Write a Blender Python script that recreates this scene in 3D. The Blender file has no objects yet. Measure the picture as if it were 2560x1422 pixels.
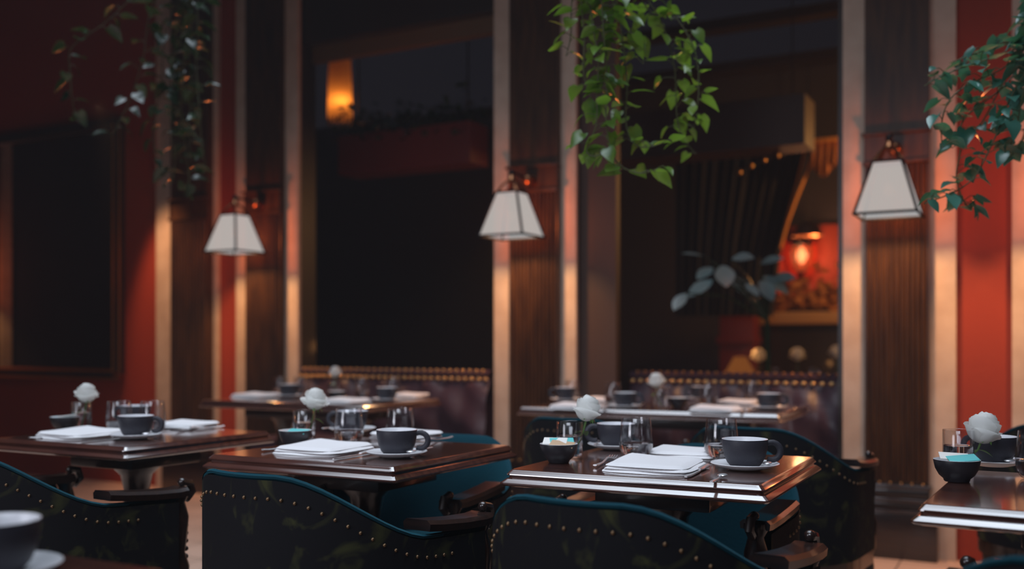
import bpy, bmesh, math, random
from mathutils import Vector, Matrix, Quaternion

R = random.Random(11)
PI = math.pi
sc = bpy.context.scene
COL = sc.collection

# ------------------------------------------------------------------ camera
F, HY, CZ = 2500.0, 860.0, 1.045          # focal length in pixels, horizon row, camera height
YAW = math.radians(27.9)
cam_d = bpy.data.cameras.new('camera')
cam = bpy.data.objects.new('camera', cam_d)
COL.objects.link(cam)
cam.location = (0, 0, CZ)
cam.rotation_euler = (PI / 2, 0, YAW)
cam_d.sensor_width = 36
cam_d.lens = F / 2560 * 36
cam_d.shift_y = (HY - 711) / 2560
cam_d.dof.use_dof = True
cam_d.dof.focus_distance = 2.25
cam_d.dof.aperture_fstop = 1.75
cam_d.clip_start = 0.05
sc.camera = cam

# ------------------------------------------------------------------ colour management and world
sc.view_settings.view_transform = 'Standard'
sc.view_settings.look = 'None'
sc.view_settings.exposure = 0.0
sc.view_settings.gamma = 1.0
sc.cycles.use_denoising = True
sc.cycles.sample_clamp_indirect = 2.0
sc.cycles.max_bounces = 8
sc.cycles.transmission_bounces = 8
sc.cycles.transparent_max_bounces = 16

W = bpy.data.worlds.new('dusk')
sc.world = W
W.use_nodes = True
nt = W.node_tree
nt.nodes.clear()
wo = nt.nodes.new('ShaderNodeOutputWorld')
wb = nt.nodes.new('ShaderNodeBackground')
wr = nt.nodes.new('ShaderNodeValToRGB')
wx = nt.nodes.new('ShaderNodeSeparateXYZ')
wt = nt.nodes.new('ShaderNodeTexCoord')
nt.links.new(wt.outputs['Generated'], wx.inputs[0])
nt.links.new(wx.outputs['Z'], wr.inputs['Fac'])
nt.links.new(wr.outputs['Color'], wb.inputs['Color'])
nt.links.new(wb.outputs['Background'], wo.inputs['Surface'])
wr.color_ramp.elements[0].position = 0.50
wr.color_ramp.elements[0].color = (0.0068, 0.0062, 0.0086, 1)
wr.color_ramp.elements[1].position = 1.0
wr.color_ramp.elements[1].color = (0.030, 0.032, 0.046, 1)
wb.inputs['Strength'].default_value = 1.0


def light(name, kind, loc, power, color, size=0.1, rot=(0, 0, 0), size_y=None, spread=None):
    d = bpy.data.lights.new(name, kind)
    d.energy = power
    d.color = color
    if kind == 'AREA':
        d.size = size
        if size_y:
            d.shape = 'RECTANGLE'
            d.size_y = size_y
        if spread:
            d.spread = spread
    else:
        d.shadow_soft_size = size
    o = bpy.data.objects.new(name, d)
    o.location = loc
    o.rotation_euler = rot
    COL.objects.link(o)
    return o


# added area light for assumed daylight from above; no roof glazing built
light('assumed_skylight', 'AREA', (-2.3, 2.75, 4.1), 66, (0.76, 0.87, 1.0), 5.2, (0, 0, 0), 3.3, math.radians(82))
# added area light for assumed glazing high up behind the camera
light('assumed_high_window', 'AREA', (-0.2, -1.5, 3.3), 12, (0.80, 0.87, 1.0), 2.4, (math.radians(57), 0, math.radians(14)), 1.1, math.radians(75))
# added area light, assumed window behind left, brightening roses and glass edges
light('assumed_side_window', 'AREA', (-3.0, -1.8, 1.9), 11, (0.86, 0.88, 1.0), 1.5, (math.radians(80), 0, math.radians(-24)), 1.8, math.radians(75))
# invented spot, no fitting built, warming the red wall by the mirror
_d = light('red_wall_fill', 'SPOT', (-5.62, 4.62, 2.75), 120, (1.0, .50, .24), .05)
_d.data.spot_size = math.radians(40)
_d.data.spot_blend = .7
_d.rotation_euler = (Vector((-5.55, 5.28, 1.15)) - Vector((-5.62, 4.62, 2.75))).to_track_quat('-Z', 'Y').to_euler()
# added warm light for the room behind the arches, unseen past the right pilaster
light('rear_room_fill', 'POINT', (-0.3, 9.0, 2.55), 85, (1.0, 0.46, 0.14), 0.15)


# ------------------------------------------------------------------ projection helpers
def room(X, Z):
    return (X * math.cos(YAW) - Z * math.sin(YAW), X * math.sin(YAW) + Z * math.cos(YAW))


def P(px, py, d):
    x, y = room((px - 1280) / F * d, d)
    return Vector((x, y, CZ + (HY - py) / F * d))


def G(px, py, z=0.75):
    d = F * (CZ - z) / (py - HY)
    x, y = room((px - 1280) / F * d, d)
    return Vector((x, y, z))


def WX(px, Y=5.25):
    k = (px - 1280) / F
    dx, dy = room(k, 1.0)
    return dx * Y / dy


def WZ(px, py, Y=5.25):
    k = (px - 1280) / F
    dx, dy = room(k, 1.0)
    return CZ + (HY - py) / F * (Y / dy)


# ------------------------------------------------------------------ mesh builders
class MB:
    def __init__(self):
        self.bm = bmesh.new()

    def box(self, x0, x1, y0, y1, z0, z1, bev=0.0, m=None):
        b = bmesh.new()
        bmesh.ops.create_cube(b, size=1.0)
        for v in b.verts:
            v.co = Vector((x0 + (v.co.x + .5) * (x1 - x0), y0 + (v.co.y + .5) * (y1 - y0), z0 + (v.co.z + .5) * (z1 - z0)))
        if bev > 0:
            bmesh.ops.bevel(b, geom=b.edges[:], offset=bev, segments=2, affect='EDGES', profile=0.6)
        self.merge(b, m)
        return self

    def merge(self, b, m=None):
        if m is not None:
            b.transform(m)
        me = bpy.data.meshes.new('t')
        b.to_mesh(me)
        b.free()
        self.bm.from_mesh(me)
        bpy.data.meshes.remove(me)

    def lathe(self, prof, n=32, m=None):
        b = bmesh.new()
        rings = []
        for r, z in prof:
            if r < 1e-6:
                rings.append([b.verts.new((0, 0, z))])
            else:
                rings.append([b.verts.new((r * math.cos(2 * PI * i / n), r * math.sin(2 * PI * i / n), z)) for i in range(n)])
        for a, c in zip(rings, rings[1:]):
            for i in range(n):
                j = (i + 1) % n
                if len(a) == 1 and len(c) == 1:
                    continue
                if len(a) == 1:
                    b.faces.new((a[0], c[j], c[i]))
                elif len(c) == 1:
                    b.faces.new((a[i], a[j], c[0]))
                else:
                    b.faces.new((a[i], a[j], c[j], c[i]))
        bmesh.ops.recalc_face_normals(b, faces=b.faces[:])
        self.merge(b, m)
        return self

    def tube(self, pts, rad, n=8, m=None, closed=False, flat=1.0):
        b = bmesh.new()
        pts = [Vector(p) for p in pts]
        k = len(pts)
        rs = rad if isinstance(rad, (list, tuple)) else [rad] * k
        up = None
        rings = []
        for i, p in enumerate(pts):
            if closed:
                t = pts[(i + 1) % k] - pts[i - 1]
            else:
                t = pts[min(i + 1, k - 1)] - pts[max(i - 1, 0)]
            if t.length < 1e-9:
                t = Vector((0, 0, 1))
            t.normalize()
            if up is None:
                ref = Vector((0, 0, 1)) if abs(t.z) < .9 else Vector((1, 0, 0))
                up = (ref - t * ref.dot(t)).normalized()
            else:
                up = (up - t * up.dot(t))
                if up.length < 1e-6:
                    up = Vector((1, 0, 0)) - t * t.x
                up.normalize()
            s = t.cross(up)
            rings.append([b.verts.new(p + s * (rs[i] * math.cos(2 * PI * q / n)) + up * (rs[i] * flat * math.sin(2 * PI * q / n))) for q in range(n)])
        pairs = list(zip(rings, rings[1:]))
        if closed:
            pairs.append((rings[-1], rings[0]))
        for a, c in pairs:
            for q in range(n):
                j = (q + 1) % n
                b.faces.new((a[q], a[j], c[j], c[q]))
        if not closed:
            b.faces.new(rings[0][::-1])
            b.faces.new(rings[-1])
        bmesh.ops.recalc_face_normals(b, faces=b.faces[:])
        self.merge(b, m)
        return self

    def ball(self, c, r, sx=1, sy=1, sz=1, u=16, v=10):
        b = bmesh.new()
        bmesh.ops.create_uvsphere(b, u_segments=u, v_segments=v, radius=r)
        self.merge(b, Matrix.Translation(Vector(c)) @ Matrix.Diagonal((sx, sy, sz, 1)))
        return self

    def rings(self, loops, cap0=True, cap1=True, closed=True):
        """loops: equally long lists of points, skinned together"""
        b = bmesh.new()
        L = [[b.verts.new(p) for p in lp] for lp in loops]
        n = len(L[0])
        for a, c in zip(L, L[1:]):
            for i in range(n if closed else n - 1):
                j = (i + 1) % n
                b.faces.new((a[i], a[j], c[j], c[i]))
        if closed and cap0:
            b.faces.new(L[0][::-1])
        if closed and cap1:
            b.faces.new(L[-1])
        bmesh.ops.recalc_face_normals(b, faces=b.faces[:])
        self.merge(b)
        return self

    def poly(self, pts, thick=0.0, direction=(0, 1, 0)):
        b = bmesh.new()
        f = b.faces.new([b.verts.new(p) for p in pts])
        if thick:
            ex = bmesh.ops.extrude_face_region(b, geom=[f])
            for v in [g for g in ex['geom'] if isinstance(g, bmesh.types.BMVert)]:
                v.co += Vector(direction) * thick
        bmesh.ops.recalc_face_normals(b, faces=b.faces[:])
        self.merge(b)
        return self

    def leaf(self, base, tip, nrm, width, heart=True, fold=0.25, droop=0.15):
        b = self.bm
        base, tip, nrm = Vector(base), Vector(tip), Vector(nrm)
        d = tip - base
        L = d.length
        if L < 1e-6:
            return
        d.normalize()
        nrm = (nrm - d * nrm.dot(d))
        if nrm.length < 1e-5:
            nrm = Vector((0.3, 0.2, 1)) - d * d.z
        nrm.normalize()
        s = d.cross(nrm)
        prof = [(-.06, .0), (0.0, .62), (.15, .95), (.35, 1.0), (.6, .72), (.82, .34), (1, 0)] if heart else \
               [(0, 0), (.12, .45), (.3, .85), (.5, 1), (.7, .82), (.88, .42), (1, 0)]
        mids, ls, rs = [], [], []
        for t, w in prof:
            c = base + d * (L * max(t, 0)) - nrm * (droop * L * t * t)
            mids.append(b.verts.new(c))
            hw = w * width * .5
            back = -d * (.10 * L if (heart and t == 0.0) else 0)
            if hw > 0:
                ls.append(b.verts.new(c + s * hw + nrm * (hw * fold) + back))
                rs.append(b.verts.new(c - s * hw + nrm * (hw * fold) + back))
            else:
                ls.append(None)
                rs.append(None)
        for i in range(len(prof) - 1):
            for side in (ls, rs):
                vs = [mids[i], mids[i + 1]]
                if side[i + 1]:
                    vs.append(side[i + 1])
                if side[i]:
                    vs.append(side[i])
                if len(vs) >= 3:
                    if side is rs:
                        vs = vs[::-1]
                    try:
                        b.faces.new(vs)
                    except ValueError:
                        pass

    def build(self, name, mat=None, parent=None, smooth=True, loc=None, angle=40):
        me = bpy.data.meshes.new(name)
        self.bm.to_mesh(me)
        self.bm.free()
        if mat:
            me.materials.append(mat)
        if smooth:
            me.polygons.foreach_set('use_smooth', [True] * len(me.polygons))
            try:
                me.set_sharp_from_angle(angle=math.radians(angle))
            except Exception:
                pass
        o = bpy.data.objects.new(name, me)
        COL.objects.link(o)
        if parent:
            o.parent = parent
        if loc is not None:
            o.location = loc
        return o


def tag(o, label, cat, group=None):
    o['label'] = label
    o['category'] = cat
    if group:
        o['group'] = group
    elif 'group' in o:
        del o['group']
    return o


def thing(name, loc=(0, 0, 0), rz=0.0):
    o = bpy.data.objects.new(name, None)
    o.location = loc
    o.rotation_euler = (0, 0, rz)
    o.empty_display_size = .05
    COL.objects.link(o)
    return o


def structure(o, label=None):
    o['kind'] = 'structure'
    if label:
        o['label'] = label
    return o


USED = set()


def dup(src, loc, rz=None):
    """first use moves the source itself; later uses copy it with its parts and sub-parts"""
    if src.name not in USED:
        USED.add(src.name)
        r = src
    else:
        r = src.copy()
        COL.objects.link(r)
        for ch in list(src.children):
            c = ch.copy()
            COL.objects.link(c)
            c.parent = r
            for g in list(ch.children):
                q = g.copy()
                COL.objects.link(q)
                q.parent = c
    r.location = loc
    if rz is not None:
        r.rotation_euler = (0, 0, rz)
    return r


# ------------------------------------------------------------------ materials
def mat(name, color, rough=.5, metal=0., spec=.5, coat=0., sheen=0., bump=0., bscale=60., trans=0., ior=1.5, emit=None, estr=0., sub=0.):
    m = bpy.data.materials.new(name)
    m.use_nodes = True
    p = m.node_tree.nodes['Principled BSDF']
    p.inputs['Base Color'].default_value = (*color, 1)
    p.inputs['Roughness'].default_value = rough
    p.inputs['Metallic'].default_value = metal
    p.inputs['Specular IOR Level'].default_value = spec
    p.inputs['IOR'].default_value = ior
    p.inputs['Coat Weight'].default_value = coat
    p.inputs['Coat Roughness'].default_value = .08
    p.inputs['Sheen Weight'].default_value = sheen
    p.inputs['Transmission Weight'].default_value = trans
    if emit:
        p.inputs['Emission Color'].default_value = (*emit, 1)
        p.inputs['Emission Strength'].default_value = estr
    if bump:
        add_bump(m, bump, bscale)
    return m


def add_bump(m, strength, scale, coord='Object'):
    nt = m.node_tree
    p = nt.nodes['Principled BSDF']
    tc = nt.nodes.new('ShaderNodeTexCoord')
    n = nt.nodes.new('ShaderNodeTexNoise')
    n.inputs['Scale'].default_value = scale
    n.inputs['Detail'].default_value = 4
    b = nt.nodes.new('ShaderNodeBump')
    b.inputs['Strength'].default_value = strength
    b.inputs['Distance'].default_value = .01
    nt.links.new(tc.outputs[coord], n.inputs['Vector'])
    nt.links.new(n.outputs['Fac'], b.inputs['Height'])
    nt.links.new(b.outputs['Normal'], p.inputs['Normal'])


def vary(m, c0, c1, scale=6., stretch=(1, 1, 1), lo=.35, hi=.65, detail=5., distort=0.):
    """base colour wanders between two colours of the material itself (grain, mottling)"""
    nt = m.node_tree
    p = nt.nodes['Principled BSDF']
    tc = nt.nodes.new('ShaderNodeTexCoord')
    mp = nt.nodes.new('ShaderNodeMapping')
    mp.inputs['Scale'].default_value = stretch
    n = nt.nodes.new('ShaderNodeTexNoise')
    n.inputs['Scale'].default_value = scale
    n.inputs['Detail'].default_value = detail
    n.inputs['Distortion'].default_value = distort
    r = nt.nodes.new('ShaderNodeValToRGB')
    r.color_ramp.elements[0].position = lo
    r.color_ramp.elements[1].position = hi
    r.color_ramp.elements[0].color = (*c0, 1)
    r.color_ramp.elements[1].color = (*c1, 1)
    nt.links.new(tc.outputs['Object'], mp.inputs['Vector'])
    nt.links.new(mp.outputs['Vector'], n.inputs['Vector'])
    nt.links.new(n.outputs['Fac'], r.inputs['Fac'])
    nt.links.new(r.outputs['Color'], p.inputs['Base Color'])
    return m


M = {}
M['stone'] = mat('beige_stone', (.60, .47, .37), .7, spec=.3)
vary(M['stone'], (.55, .42, .33), (.64, .51, .41), 9)
# joints between the stone blocks
_nt = M['stone'].node_tree
_g = _nt.nodes.new('ShaderNodeNewGeometry')
_s = _nt.nodes.new('ShaderNodeSeparateXYZ')
_a = _nt.nodes.new('ShaderNodeMath'); _a.operation = 'MODULO'; _a.inputs[1].default_value = .62
_b = _nt.nodes.new('ShaderNodeMath'); _b.operation = 'LESS_THAN'; _b.inputs[1].default_value = .006
_c = _nt.nodes.new('ShaderNodeBump'); _c.inputs['Strength'].default_value = .7; _c.inputs['Distance'].default_value = .004; _c.invert = True
_nt.links.new(_g.outputs['Position'], _s.inputs[0]); _nt.links.new(_s.outputs['Z'], _a.inputs[0])
_nt.links.new(_a.outputs[0], _b.inputs[0]); _nt.links.new(_b.outputs[0], _c.inputs['Height'])
_nt.links.new(_c.outputs['Normal'], _nt.nodes['Principled BSDF'].inputs['Normal'])
M['brownstone'] = mat('brown_stone', (.12, .065, .03), .6)
M['red'] = mat('red_plaster', (.31, .042, .022), .65, spec=.3, bump=.15, bscale=40)
M['redbox'] = mat('red_lacquer', (.22, .025, .022), .5)
M['darkwall'] = mat('dark_wall', (.06, .054, .064), .85, spec=.2)
M['fluted'] = mat('dark_walnut', (.04, .018, .01), .38, spec=.4)
vary(M['fluted'], (.032, .014, .008), (.068, .030, .013), 5, (6, 6, .8))
M['wood'] = mat('mahogany', (.06, .018, .012), .28, coat=.6)
vary(M['wood'], (.014, .007, .006), (.026, .011, .008), 7, (1.2, 9, 9))
M['table'] = mat('table_mahogany', (.07, .022, .015), .22, coat=1.0)
vary(M['table'], (.050, .016, .012), (.10, .032, .020), 5, (1.0, 12, 3))
M['table'].node_tree.nodes['Principled BSDF'].inputs['Coat Roughness'].default_value = .10
M['table'].node_tree.nodes['Principled BSDF'].inputs['Coat IOR'].default_value = 2.2
M['blackwood'] = mat('ebony_stain', (.028, .018, .015), .4, coat=.3)
M['brownpanel'] = mat('brown_panel', (.06, .03, .02), .55)
M['floor'] = mat('floor_tile', (.42, .27, .2), .5)
M['teal'] = mat('teal_velvet', (.003, .038, .056), .8, spec=.12, sheen=.12, bump=.1, bscale=90)
M['teal'].node_tree.nodes['Principled BSDF'].inputs['Sheen Tint'].default_value = (.15, .75, .95, 1)
M['floral'] = mat('dark_tapestry', (.02, .02, .015), .8, spec=.2)
vary(M['floral'], (.005, .005, .007), (.036, .038, .014), 9, (1, 1, 1), .54, .68, 3, 1.6)
M['leather'] = mat('plum_leather', (.055, .028, .042), .38, spec=.5, bump=.45, bscale=7)
M['brass'] = mat('aged_brass', (.62, .36, .15), .32, 1.0)
M['nail'] = mat('dull_nailhead', (.22, .14, .08), .45, 1.0)
M['copper'] = mat('copper_brown', (.35, .15, .07), .3, 1.0)
M['matte'] = mat('matte_black', (.012, .011, .013), .8, spec=.1)
M['iron'] = mat('black_iron', (.02, .018, .02), .35, .6)
M['steel'] = mat('polished_steel', (.86, .84, .85), .40, 1.0)
M['char'] = mat('charcoal_stoneware', (.034, .033, .044), .5, spec=.4, bump=.08, bscale=160)
M['black'] = mat('black_glaze', (.018, .016, .02), .4)
M['white'] = mat('white_glaze', (.72, .72, .75), .3)
M['linen'] = mat('white_linen', (.74, .72, .73), .85, spec=.15, bump=.12, bscale=220)
M['petal'] = mat('white_petal', (.88, .88, .86), .6, spec=.25)
_nt = M['petal'].node_tree
_t = _nt.nodes.new('ShaderNodeBsdfTranslucent'); _t.inputs['Color'].default_value = (.95, .95, .92, 1)
_m = _nt.nodes.new('ShaderNodeMixShader'); _m.inputs[0].default_value = .45
_nt.links.new(_nt.nodes['Principled BSDF'].outputs[0], _m.inputs[1]); _nt.links.new(_t.outputs[0], _m.inputs[2])
_nt.links.new(_m.outputs[0], _nt.nodes['Material Output'].inputs['Surface'])
M['green'] = mat('rose_green', (.10, .20, .05), .5)
M['pk_white'] = mat('white_paper', (.75, .72, .68), .7)
M['pk_teal'] = mat('teal_paper', (.10, .50, .50), .6)
M['pk_tan'] = mat('tan_paper', (.50, .33, .20), .7)
m = bpy.data.materials.new('clear_glass')
m.use_nodes = True
_n = m.node_tree
_n.nodes.clear()
_o = _n.nodes.new('ShaderNodeOutputMaterial')
_t = _n.nodes.new('ShaderNodeBsdfTransparent'); _t.inputs['Color'].default_value = (.965, .965, .975, 1)
_gl = _n.nodes.new('ShaderNodeBsdfGlossy'); _gl.inputs['Roughness'].default_value = .09
_fc = _n.nodes.new('ShaderNodeLayerWeight'); _fc.inputs['Blend'].default_value = .5
_pw = _n.nodes.new('ShaderNodeMath'); _pw.operation = 'POWER'; _pw.inputs[1].default_value = 2.6
_lw = _n.nodes.new('ShaderNodeMath'); _lw.operation = 'MULTIPLY_ADD'; _lw.inputs[1].default_value = .55; _lw.inputs[2].default_value = .07
_n.links.new(_fc.outputs['Facing'], _pw.inputs[0]); _n.links.new(_pw.outputs[0], _lw.inputs[0])
_mx = _n.nodes.new('ShaderNodeMixShader')
_n.links.new(_lw.outputs[0], _mx.inputs[0]); _n.links.new(_t.outputs[0], _mx.inputs[1]); _n.links.new(_gl.outputs[0], _mx.inputs[2]); _n.links.new(_mx.outputs[0], _o.inputs['Surface'])
M['glass'] = m
M['water'] = mat('still_water', (1, 1, 1), .0, trans=1, ior=1.33)
M['mirror'] = mat('dark_mirror', (.50, .46, .44), .02, 1.0)
M['gilt'] = mat('gilt_fillet', (.40, .20, .06), .4, 1.0)
M['curtain'] = mat('navy_drape', (.02, .02, .028), .85)
M['braid'] = mat('orange_braid', (.80, .36, .09), .6)
M['valance'] = mat('rust_brocade', (.40, .15, .05), .8, bump=.4, bscale=50)
M['rust'] = mat('dried_flower', (.50, .20, .06), .7)
M['soil'] = mat('soil', (.03, .02, .015), .9)
M['terracotta'] = mat('terracotta', (.30, .12, .06), .7)


def leafmat(name, c0, c1, rough=.24, tr=.35):
    m = mat(name, c0, rough, spec=.8)
    vary(m, c0, c1, 5)
    nt = m.node_tree
    p = nt.nodes['Principled BSDF']
    t = nt.nodes.new('ShaderNodeBsdfTranslucent')
    t.inputs['Color'].default_value = (c1[0] * 1.8, c1[1] * 1.8, c1[2] * .8, 1)
    mx = nt.nodes.new('ShaderNodeMixShader')
    mx.inputs[0].default_value = tr
    out = nt.nodes['Material Output']
    nt.links.new(p.outputs[0], mx.inputs[1])
    nt.links.new(t.outputs[0], mx.inputs[2])
    nt.links.new(mx.outputs[0], out.inputs['Surface'])
    return m


M['leaf'] = leafmat('pothos_leaf', (.03, .10, .02), (.15, .28, .04))
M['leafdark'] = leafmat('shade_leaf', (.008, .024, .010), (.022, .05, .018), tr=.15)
M['leafblue'] = leafmat('broad_leaf_lit', (.20, .33, .35), (.30, .46, .48), rough=.3, tr=.1)  # pale blue daylight reflection put into the leaf colour
M['leafteal'] = leafmat('blue_lit_leaf', (.02, .10, .075), (.07, .22, .18), rough=.22, tr=.2)  # blue light on the right hanging plant put into its leaf colour
M['stem'] = mat('vine_stem', (.07, .075, .025), .6)

# lamp silk: lets the bulb's light through tinted amber and glows itself
m = bpy.data.materials.new('lamp_silk')
m.use_nodes = True
_n = m.node_tree
_n.nodes.clear()
_o = _n.nodes.new('ShaderNodeOutputMaterial')
_t = _n.nodes.new('ShaderNodeBsdfTransparent'); _t.inputs['Color'].default_value = (.30, .11, .042, 1)
_e = _n.nodes.new('ShaderNodeEmission'); _e.inputs['Color'].default_value = (.93, 1.0, 1.0, 1); _e.inputs['Strength'].default_value = .365
_ad = _n.nodes.new('ShaderNodeAddShader')
_n.links.new(_t.outputs[0], _ad.inputs[0]); _n.links.new(_e.outputs[0], _ad.inputs[1]); _n.links.new(_ad.outputs[0], _o.inputs['Surface'])
M['silk'] = m


def emitter(name, c, s, clear=False, tint=(1, 1, 1)):
    m = bpy.data.materials.new(name)
    m.use_nodes = True
    n = m.node_tree
    n.nodes.clear()
    o = n.nodes.new('ShaderNodeOutputMaterial')
    e = n.nodes.new('ShaderNodeEmission')
    e.inputs['Color'].default_value = (*c, 1)
    e.inputs['Strength'].default_value = s
    if clear:
        t = n.nodes.new('ShaderNodeBsdfTransparent')
        t.inputs['Color'].default_value = (*tint, 1)
        a = n.nodes.new('ShaderNodeAddShader')
        n.links.new(t.outputs[0], a.inputs[0])
        n.links.new(e.outputs[0], a.inputs[1])
        n.links.new(a.outputs[0], o.inputs['Surface'])
    else:
        n.links.new(e.outputs[0], o.inputs['Surface'])
    return m


M['bulb'] = emitter('bulb_glow', (1, .90, .80), .03, True)
M['flame'] = emitter('lantern_glow', (1, .80, .58), .75, True)
M['amber'] = emitter('amber_glass', (1, .40, .10), .10, True, (.9, .5, .25))

# floor tiles
_nt = M['floor'].node_tree
_tc = _nt.nodes.new('ShaderNodeTexCoord')
_br = _nt.nodes.new('ShaderNodeTexBrick')
_br.offset = 0
_br.inputs['Scale'].default_value = 1.0
_br.inputs['Brick Width'].default_value = .30
_br.inputs['Row Height'].default_value = .30
_br.inputs['Mortar Size'].default_value = .004
_br.inputs['Color1'].default_value = (.52, .35, .27, 1)
_br.inputs['Color2'].default_value = (.60, .41, .32, 1)
_br.inputs['Mortar'].default_value = (.14, .09, .07, 1)
_nt.links.new(_tc.outputs['Object'], _br.inputs['Vector'])
_nt.links.new(_br.outputs['Color'], _nt.nodes['Principled BSDF'].inputs['Base Color'])

# ------------------------------------------------------------------ the room shell
WY = 5.25                                    # face of the back wall's stone strips
TOP = 4.2
structure(MB().box(-9.6, 4.5, -2.5, 12.0, -.06, 0).build('floor', M['floor'], smooth=False), 'beige tiled floor')
structure(MB().box(-9.7, -9.6, -2.5, 12.0, 0, TOP).build('wall_left', M['darkwall'], smooth=False))
structure(MB().box(-9.6, 4.5, 11.6, 11.7, 0, TOP).build('wall_rear', M['darkwall'], smooth=False))
xa = WX(390)
structure(MB().box(-9.6, xa, WY + .03, WY + .18, 0, TOP).build('wall_back', M['red'], smooth=False), 'red plaster wall around the dark framed mirror')
structure(MB().box(WX(543) - .02, WX(590) + .05, WY + .03, WY + .18, 0, TOP).build('wall_mid', M['red'], smooth=False), 'narrow red wall strip between two stone pilasters')
structure(MB().box(WX(2390) - .02, WX(2530) + .02, WY + .03, WY + .18, 0, TOP).build('wall_right', M['red'], smooth=False), 'red wall panel right of the right fluted pilaster')


def pilaster(n, xl, xr, wl, wr, lab):
    """stone strip with a reeded dark wood pilaster standing proud of it"""
    r = MB().box(xl, xr, WY, WY + .03, 0, TOP).build('trim_%d' % n, M['stone'], smooth=False)
    structure(r, lab)
    MB().box(xl + .012, xr - .012, WY + .031, WY + .2, 0, TOP).build('jamb', M['blackwood'], r, smooth=False)
    p = MB()
    p.box(wl, wr, WY - .045, WY, .0, TOP)
    p.build('panel', M['fluted'], r, smooth=False)
    f = MB()
    k = 12
    w = (wr - wl - .016) / k
    for i in range(k):
        cx = wl + .008 + (i + .5) * w
        b = bmesh.new()
        loops = []
        for z in (.375, 1.92):
            loops.append([b.verts.new((cx + w * .40 * math.cos(a), WY - .043 - w * .75 * math.sin(a), z)) for a in [PI * q / 8 for q in range(9)]])
        for q in range(8):
            b.faces.new((loops[0][q], loops[0][q + 1], loops[1][q + 1], loops[1][q]))
        b.faces.new(loops[1])
        bmesh.ops.recalc_face_normals(b, faces=b.faces[:])
        f.merge(b)
    f.build('reeding', M['fluted'], r)
    c = MB()
    c.box(wl - .006, wr + .006, WY - .07, WY - .04, 1.925, 1.945, .004)
    c.box(wl - .002, wr + .002, WY - .055, WY - .04, 1.945, 2.07, 0)
    c.box(wl - .012, wr + .012, WY - .08, WY - .04, 2.07, 2.085, .004)
    c.build('capital', M['fluted'], r)
    b = MB()
    for z0, z1, e in ((.335, .358, .012), (.295, .335, .004), (.272, .295, .028), (.24, .272, .016), (.225, .24, .05), (0, .225, .042)):
        b.box(wl - e, wr + e, WY - .05 - e, WY - .001, z0, z1, min(.006, (z1 - z0) * .3))
    b.build('plinth', M['wood'], r)
    s = MB()
    for i in range(6):
        s.ball((wl + (wr - wl) * (i + .5) / 6, WY - .066, .368), .006, u=8, v=6)
    s.build('stud_row', M['brass'], r)
    return r


wfront = WY - .05
units = [
    (1, WX(390), WX(543), WX(425, wfront), WX(520, wfront), 'stone and reeded wood pilaster next to the mirror wall, carrying no lamp'),
    (2, WX(590), WX(745), WX(612, wfront), WX(700, wfront), 'stone and reeded wood pilaster left of the red planter opening'),
    (3, WX(1235), WX(1440), WX(1272, wfront), WX(1393, wfront), 'stone and reeded wood pilaster between the two openings'),
    (4, WX(2107), WX(2390), WX(2161, wfront), WX(2322, wfront), 'stone and reeded wood pilaster with plinth, left of the right red wall'),
    (5, WX(2530), WX(2530) + .52, WX(2530) + .11, WX(2530) + .41, 'stone pilaster cut by the right edge'),
]
for u in units:
    pilaster(*u)
lampx = [(u[3] + u[4]) / 2 for u in units]

# stone lintel over the left opening, wall above the openings
structure(MB().box(WX(745), WX(1235), WY + .14, WY + .2, 2.965, 3.07).build('trim_6', M['brownstone'], smooth=False), 'stone lintel over the left opening')
structure(MB().box(WX(745), WX(1235), WY + .06, WY + .2, 3.07, TOP).build('wall_lintel_left', M['blackwood'], smooth=False))
structure(MB().box(WX(1440), WX(2107), WY + .06, WY + .2, 3.02, TOP).build('wall_lintel_right', M['blackwood'], smooth=False))
# dark wooden side panel of the right opening and dark reveal at its other end
structure(MB().box(WX(1440) - .02, WX(1540, WY + .06), WY + .06, WY + .12, 0, 3.02).build('trim_7', M['brownpanel'], smooth=False), 'plain brown wood side panel of the right opening')
structure(MB().box(WX(2095, WY + .06), WX(2107) + .03, WY + .06, WY + .12, 0, 3.02).build('trim_8', M['blackwood'], smooth=False))
structure(MB().box(WX(745) - .03, WX(752, WY + .06), WY + .06, WY + .12, 0, 2.965).build('trim_9', M['blackwood'], smooth=False))


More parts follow.
